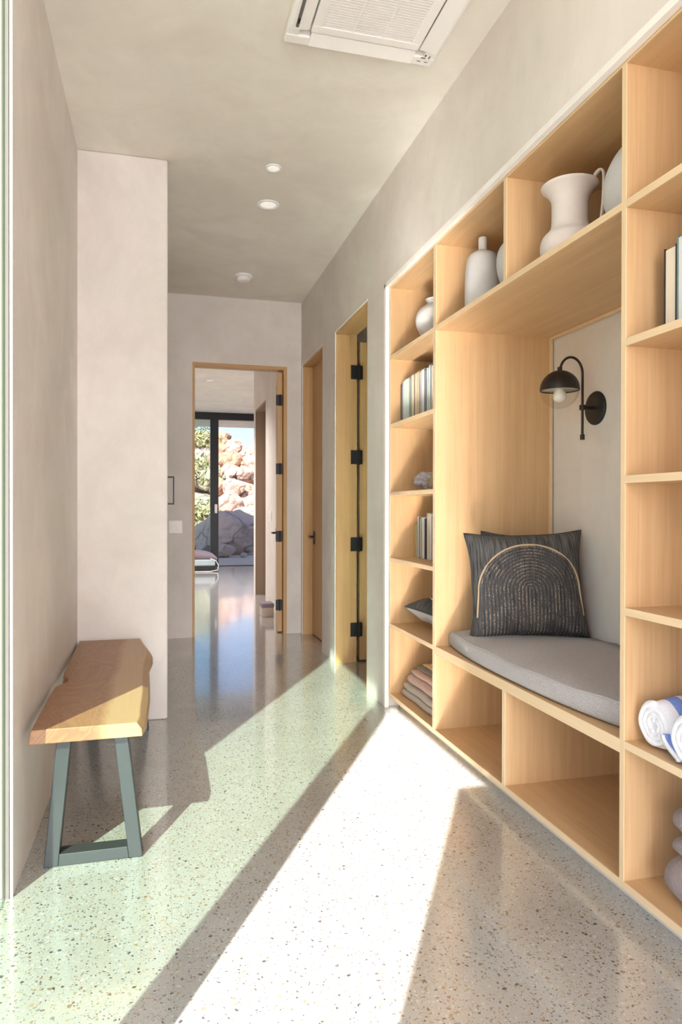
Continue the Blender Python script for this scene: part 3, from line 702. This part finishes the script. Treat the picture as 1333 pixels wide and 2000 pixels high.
# ------------------------------------------------------------------ folded towels
def folded(bm, x0, x1, y0, y1, z0, z1, wav=0.0, seed=0):
    """a folded slab with a round fold towards -X, slightly wavy"""
    nx, ny = 10, 14; h = (z1-z0); r = h/2; rows = []
    for i in range(ny+1):
        y = y0+(y1-y0)*i/ny; e = min(i, ny-i)/ny; sc = 1-.16*math.exp(-e*26)
        wv = wav*math.sin(i*.9+seed)
        prof = []
        for a in range(9): an = PI/2+PI*a/8; prof.append((x0+r+r*math.cos(an)+wv, z0+r+r*math.sin(an)*sc))
        prof.append((x1, z0)); prof.append((x1, z1-.004))
        prof.append(((x0+x1)/2, z1+wav*.7*math.sin(i*.6+seed)))
        rows.append([bm.verts.new((x, y, z)) for x, z in prof])
    for a, b in zip(rows, rows[1:]):
        n = len(a)
        for k in range(n): bm.faces.new((a[k], a[(k+1) % n], b[(k+1) % n], b[k]))
    bm.faces.new(rows[0]); bm.faces.new(rows[-1][::-1])
def towel(label, parts, x, y, z, group):
    t = thing('folded_towel', label, 'towel', (x, y, z), group)
    for k, (a, mat) in enumerate(parts):
        bm = bmesh.new(); folded(bm, *a, .003, k); obj('fold', bm, mat, t, smooth=True)
    return t
towel('folded beige towel under the pink one at the bottom of the left bay', [((1.362, 1.70, 3.26, 3.815, Z0+.001, Z0+.040), M['tbeige']), ((1.368, 1.70, 3.265, 3.81, Z0+.041, Z0+.076), M['tbeige'])], 1.5, 3.5, Z0, 'towels in the left bay')
towel('folded pink towel with dark and ochre stripes, on top of the beige one', [((1.385, 1.70, 3.28, 3.79, Z0+.078, Z0+.128), M['tpink']), ((1.405, 1.70, 3.29, 3.78, Z0+.129, Z0+.157), M['tpink']), ((1.435, 1.69, 3.29, 3.775, Z0+.158, Z0+.172), M['tdark']), ((1.475, 1.68, 3.29, 3.77, Z0+.173, Z0+.184), M['tyel'])], 1.5, 3.5, Z0+.077, 'towels in the left bay')
def tag_towel(*a): towel(*a)
tag_towel('thick taupe folded towel at the bottom of the stack, right bay', [((1.352, 1.72, 1.14, 1.628, Z0+.001, Z0+.135), M['tgrey'])], 1.5, 1.4, Z0, 'taupe towels in the right bay')
tag_towel('thin taupe folded towel in the middle of the stack, right bay', [((1.366, 1.72, 1.15, 1.612, Z0+.136, Z0+.186), M['tgrey'])], 1.5, 1.4, Z0+.136, 'taupe towels in the right bay')
tag_towel('taupe folded towel on top of the stack, right bay', [((1.375, 1.72, 1.16, 1.622, Z0+.188, Z0+.265), M['tgrey'])], 1.5, 1.4, Z0+.188, 'taupe towels in the right bay')
# rolled striped towels
def roll(label, y, r, x0, x1, z, group):
    t = thing('rolled_towel', label, 'towel', (x0, y, z), group)
    bm = bmesh.new(); n = 26; seg = 48; rows = []
    for i in range(n+1):
        x = x0+(x1-x0)*i/n; e = .010*math.exp(-i*.8)
        row_ = []
        for k in range(seg):
            a = 2*PI*k/seg; rr = r-e+.0022*math.sin(a*5+x*18)+.0015*math.sin(x*60+a*3)
            yy = y+rr*math.cos(a); zz = z+r+rr*math.sin(a)*1.0
            row_.append(bm.verts.new((x, yy, max(zz, z+.001))))
        rows.append(row_)
    for a, b in zip(rows, rows[1:]):
        for k in range(seg): bm.faces.new((a[k], a[(k+1) % seg], b[(k+1) % seg], b[k]))
    bm.faces.new(rows[0][::-1]); bm.faces.new(rows[-1])
    obj('wrap', bm, M['tstripe'], t, smooth=True)
    # spiral of thick terry on the end
    bm = bmesh.new(); pts = []; rad = []
    for k in range(110):
        q = k/109; a = 2*PI*3.1*q+1.0; rr = .012+(r-.024)*q
        pts.append((x0-.001+.004*(1-q), y+rr*math.cos(a), z+r+rr*math.sin(a))); rad.append(.0098+.001*math.sin(k*.9))
    tube(bm, pts, rad, 10); obj('spiral_end', bm, M['twhite'], t, smooth=True)
    return t
roll('rolled white and blue striped towel next to the divider, right bay', 1.655, .070, 1.345, 1.80, Z1, 'rolled striped towels')
roll('rolled white and blue striped towel cut by the right edge of the photo', 1.497, .073, 1.325, 1.80, Z1, 'rolled striped towels')
bm = bmesh.new(); rows = []
for i in range(15):
    q = i/14; a = -.5+2.2*q
    rows.append([(x, 1.572+.030*math.cos(PI*q)*1.0, Z1+.008+.055*(1-q)**1.5*.9+(.004 if q < .98 else 0)) for x in (1.322, 1.36, 1.45, 1.6)])
vv = [[bm.verts.new(p) for p in r_] for r_ in rows]
for a, b in zip(vv, vv[1:]):
    for k in range(3): bm.faces.new((a[k], a[k+1], b[k+1], b[k]))
o = tag(obj('towel_flap', bm, M['tstripe'], smooth=True, loc=(1.4, 1.57, Z1)), 'loose striped towel end tucked between the two rolled towels', 'towel', 'rolled striped towels')
s_ = o.modifiers.new('solid', 'SOLIDIFY'); s_.thickness = .012; s_.offset = 0

# ------------------------------------------------------------------ bench
def bench():
    zt, zb = .460, .414
    t = thing('wooden_bench', 'live-edge wooden bench with grey steel frame legs against the left wall', 'bench', (-.235, 3.15, 0))
    left = [(-.398, 2.386), (-.402, 2.60), (-.404, 2.80), (-.402, 2.952), (-.384, 2.985), (-.366, 3.030), (-.372, 3.075), (-.388, 3.115), (-.400, 3.22), (-.408, 3.5), (-.414, 3.925)]
    right = [(-.105, 3.930), (-.090, 3.80), (-.070, 3.62), (-.066, 3.48), (-.074, 3.30), (-.072, 3.05), (-.066, 2.80), (-.068, 2.60), (-.066, 2.46), (-.074, 2.390)]
    top = left+right
    bot = []
    for k, (x, y) in enumerate(top):
        if k < len(left): bot.append((x-.008, y-(.004 if k == 0 else 0)))
        else:
            q = (k-len(left)); bl = [.012, .022, .036, .034, .028, .032, .030, .028, .022, .018][q]
            bot.append((x+bl, y-(.004 if q == 9 else 0)))
    mid = [((a[0]*.45+b[0]*.55)+(0.006 if k >= len(left) else -.002), (a[1]+b[1])/2) for k, (a, b) in enumerate(zip(top, bot))]
    bm = bmesh.new()
    L = [[bm.verts.new((x, y, z)) for x, y in lay] for lay, z in ((bot, zb), (mid, (zt+zb)/2), (top, zt))]
    n = len(top); bm.faces.new(L[0][::-1]); bm.faces.new(L[2])
    for a, b in zip(L, L[1:]):
        for i in range(n): bm.faces.new((a[i], a[(i+1) % n], b[(i+1) % n], b[i]))
    me = obj('seat_slab', bm, M['slab'], t, bevel=.003)
    for y in (2.415, 3.800):
        y0, y1 = y, y+.06; w = .044
        x0, x1, u0, u1 = -.366, -.056, -.326, -.104; h = zb; b = .040
        bm = bmesh.new()
        def bar(p):  # p polygon in (x,z)
            prism(bm, [(x, y0, z) for x, z in p], [(x, y1, z) for x, z in p])
        s = lambda z: x0+(u0-x0)*z/h
        s2 = lambda z: x1+(u1-x1)*z/h
        bar([(x0, 0), (s(0)+w, 0), (s(h)+w, h), (u0, h)])
        bar([(x1-w, 0), (x1, 0), (u1, h), (u1-w, h)])
        bar([(x0+w, .0), (x1-w, .0), (s2(b)-w, b), (s(b)+w, b)])
        obj('leg', bm, M['steel'], t, bevel=.0025)
bench()

# ------------------------------------------------------------------ switch, pull handle
t = thing('light_switch', 'white double light switch plate left of the far doorway', 'light switch', (.135, YF, 1.0))
obj('plate', B((.077, .193, YF-.006, YF, .945, 1.058)), M['white'], t, bevel=.002)
obj('rocker', B((.093, .126, YF-.010, YF-.006, .968, 1.035)), M['white'], t, bevel=.001); obj('rocker', B((.144, .177, YF-.010, YF-.006, .968, 1.035)), M['white'], t, bevel=.001)
HY = 5.05
t = thing('pull_handle', 'slim black pull handle sticking out past the left wall corner', 'handle', (XN, HY, 1.3))
bm = bmesh.new(); box(bm, .088, .097, HY-.005, HY+.005, 1.195, 1.395); obj('bar', bm, M['black'], t, bevel=.001)
obj('standoff', B((XN, .088, HY-.004, HY+.004, 1.195, 1.206)), M['black'], t); obj('standoff', B((XN, .088, HY-.004, HY+.004, 1.384, 1.395)), M['black'], t)
t = thing('light_switch', 'narrow white switch on the far room wall above the door lever', 'light switch', (XW, 8.1, 1.1))
obj('plate', B((XW-.006, XW, 7.98, 8.12, 1.02, 1.14)), M['white'], t, bevel=.002)
obj('rocker', B((XW-.010, XW-.006, 8.03, 8.07, 1.05, 1.11)), M['white'], t)

# ------------------------------------------------------------------ far room furniture
t = thing('storage_box', 'small pale box with mauve lid by the far room wall', 'box', (1.15, 7.5, 0))
obj('body', B((1.062, 1.19, 7.42, 7.62, 0, .10)), M['tbeige'], t, bevel=.006); lab(obj('lid', B((1.058, 1.194, 7.416, 7.624, .10, .145)), M['lav'], t, bevel=.01, segs=3), 'mauve lid')
t = thing('daybed', 'low black-framed daybed with blue mattress beside the glass wall', 'daybed', (.4, 13.4, 0))
obj('frame', B((-.9, 1.0, 13.0, 13.85, .02, .10), (-.88, -.82, 13.02, 13.08, 0, .02), (.92, .98, 13.02, 13.08, 0, .02), (-.88, -.82, 13.77, 13.83, 0, .02), (.92, .98, 13.77, 13.83, 0, .02)), M['black'], t, bevel=.004)
obj('mattress', B((-.89, .99, 13.02, 13.83, .10, .22)), M['blue'], t, bevel=.02, segs=3)
bm = bmesh.new(); tube(bm, [(.9, 13.0, .24), (1.0, 12.98, .20), (1.045, 12.97, .12), (1.03, 12.95, .03), (.9, 12.9, .012), (.6, 12.9, .012), (.2, 12.9, .012)], .008, 8); lab(obj('cable_loop', bm, M['white'], t), 'thin white loop curving to the floor')
bm = bmesh.new(); rows = []
for i in range(17):
    x = .15+.88*i/16
    z = .22+.155*math.sqrt(max(0, 1-(max(0, (x-.62))/.42)**2))
    rows.append([bm.verts.new((x, y, zz)) for y, zz in ((13.04, .222 if i < 16 else .2), (13.03, .22+(z-.22)*.6), (13.08, z-.01), (13.3, z), (13.6, z), (13.78, z-.01), (13.82, .222))])
for a, b in zip(rows, rows[1:]):
    n = len(a)
    for k in range(n): bm.faces.new((a[k], a[(k+1) % n], b[(k+1) % n], b[k]))
bm.faces.new(rows[0]); bm.faces.new(rows[-1][::-1])
tag(obj('blanket', bm, M['lav'], smooth=True, loc=(.6, 13.4, .22)), 'mauve padded blanket rounded over the end of the daybed', 'blanket')

# ------------------------------------------------------------------ outdoors beyond the far glass
struct(obj('ground', B((-60, 60, -40, 90, -.12, -.03)), M['ground']), 'sandy desert ground outside', 'ground')
struct(obj('patio', B((-3, 7, 14.2, 18.5, -.03, -.005)), M['patio']), 'grey patio strip outside the far glass', 'patio')
struct(obj('eave', B((-2.2, 4.2, 14.25, 15.6, 2.97, 3.75)), M['ceil']), 'plaster roof overhang outside the far glass', 'eave')
# rocky hill
bm = bmesh.new(); nx, ny = 150, 110; g = []
def hz(x, y):
    t_ = min(1, max(0, (y-20)/22)); r_ = t_*t_*(3-2*t_)
    crest = 5.2-.05*abs(x-1.5)-max(0, x-2.7)*.36-max(0, x-6)*.3
    return max(-.1, r_*max(.6, crest))+.40*r_*noise.fractal(Vector((x*.35, y*.35, 1)), 1, 2, 5)
for i in range(nx+1):
    rr = []
    for j_ in range(ny+1):
        x = -22+50*i/nx; y = 19+36*j_/ny
        c = noise.cell(Vector((x*.7+y*.2, y*.6, 4)))*.35
        rr.append(bm.verts.new((x, y, hz(x, y)+c*min(1, max(0, (y-21)/5))-.05)))
    g.append(rr)
for i in range(nx):
    for j_ in range(ny): bm.faces.new((g[i][j_], g[i+1][j_], g[i+1][j_+1], g[i][j_+1]))
struct(obj('hill', bm, M['rockp']), 'pink and orange rocky hillside', 'hill')
def boulder(name, c, r, seed, mat, label, group, sub=4, sink=.3, planes=26, amp=.05):
    # a faceted block: a sphere cut by many random planes, then roughened
    rnd = random.Random(seed); bm = bmesh.new(); bmesh.ops.create_icosphere(bm, subdivisions=sub, radius=1)
    P = []
    for k in range(planes):
        n = Vector((rnd.gauss(0, 1), rnd.gauss(0, 1), rnd.gauss(0, 1))).normalized(); P.append((n, rnd.uniform(.62, .92)))
    off = Vector((seed*2.3, seed*.7, seed))
    for v in bm.verts:
        d = v.co.normalized(); k = 1.0
        for n, h in P:
            q = d.dot(n)
            if q > .05: k = min(k, h/q)
        k *= 1+amp*noise.fractal(d*2.2+off, .9, 2.1, 4)
        v.co = Vector((d.x*r[0]*k, d.y*r[1]*k, d.z*r[2]*k))
    zmin = min(v.co.z for v in bm.verts)
    bmesh.ops.translate(bm, verts=bm.verts, vec=Vector(c)-Vector((0, 0, zmin+sink*r[2])))
    o = obj(name, bm, mat, smooth=False, loc=c); return tag(o, label, 'boulder', group)
rb = random.Random(21); k = 0
for row_ in range(8):
    y = 24.5+row_*2.15
    for c_ in range(4):
        x = y*(.080+.0175*c_+rb.uniform(-.004, .004)); r = rb.uniform(.45, .68)*(1.0+row_*.035)
        pk = rb.random() < .75
        boulder('hillside_boulder', (x, y+rb.uniform(-.5, .5), hz(x, y)), (r, r*.9, r*rb.uniform(.6, .85)), 100+k, M['rockp'] if pk else M['rockr'],
                '%s boulder, %s from the window mullion in the %s tier up the hillside' % ('pink' if pk else 'orange', ORD[c_], ORD[row_]), 'pink and orange hillside boulders', 3, .45); k += 1
for row_ in range(4):
    y = 23+row_*3.2; x = y*rb.uniform(.050, .064); r = rb.uniform(.4, .6)*(1+.1*row_)
    boulder('hillside_boulder', (x, y, hz(x, y)), (r, r*.9, r*.8), 200+row_, M['rockt'], 'tan boulder among the left-pane shrubs, %s one up the slope' % ORD[row_], 'tan hillside boulders', 3, .4)
boulder('grey_boulder', (1.80, 17.7, -.05), (1.15, .75, .66), 41, M['rockg'], 'large grey boulder just outside the far glass', 'grey boulders by the patio', 5, .05, 22, .10)
boulder('grey_boulder', (1.48, 16.75, -.03), (.32, .24, .22), 43, M['rockg'], 'knee-high grey rock in front of the large boulder', 'grey boulders by the patio', 4, .1, 18, .08)
boulder('grey_boulder', (1.93, 16.6, -.005), (.11, .09, .07), 45, M['rockl'], 'fist-sized pale stone on the patio in front of the large boulder', 'grey boulders by the patio', 3, .05)
# shrubs on the left of the view
def shrub(x, y, z, r, seed, label):
    rnd = random.Random(seed); bm = bmesh.new()
    for k in range(900):
        d = Vector((rnd.gauss(0, 1), rnd.gauss(0, 1), abs(rnd.gauss(0, 1))*.9)).normalized()*r*rnd.uniform(.35, 1)
        p = Vector((x, y, z+.05))+d; a = Vector((rnd.uniform(-1, 1), rnd.uniform(-1, 1), rnd.uniform(-.4, 1))).normalized()*r*.11; b = a.cross(Vector((rnd.uniform(-1, 1), rnd.uniform(-1, 1), .5))).normalized()*r*.035
        vs_ = [bm.verts.new(q) for q in (p-a, p+b, p+a, p-b)]; bm.faces.new(vs_)
    t = thing('desert_shrub', label, 'shrub', (x, y, z), 'shrubs beyond the glass')
    o = obj('foliage', bm, M['bush'], t)
    bm = bmesh.new()
    for k in range(7):
        a = 2*PI*k/7; tube(bm, [(x, y, z-.1), (x+.3*r*math.cos(a), y+.3*r*math.sin(a), z+.45*r), (x+.6*r*math.cos(a+.3), y+.6*r*math.sin(a+.3), z+.8*r)], [.03, .02, .01], 6)
    obj('stem', bm, M['ground'], t)
for k, (x, y, r, l) in enumerate(((1.35, 24.5, 1.0, 'yellow-green shrub highest behind the left pane'), (1.0, 21.5, .8, 'yellow-green shrub in the middle of the left pane'), (.85, 19.4, .55, 'low yellow-green shrub nearest the left pane'), (1.55, 30, 1.3, 'olive shrub on the hillside just left of the mullion'), (2.0, 36, 1.2, 'olive shrub near the crest left of the mullion'))):
    shrub(x, y, max(-.05, hz(x, y)-.1), r, 60+k, l)
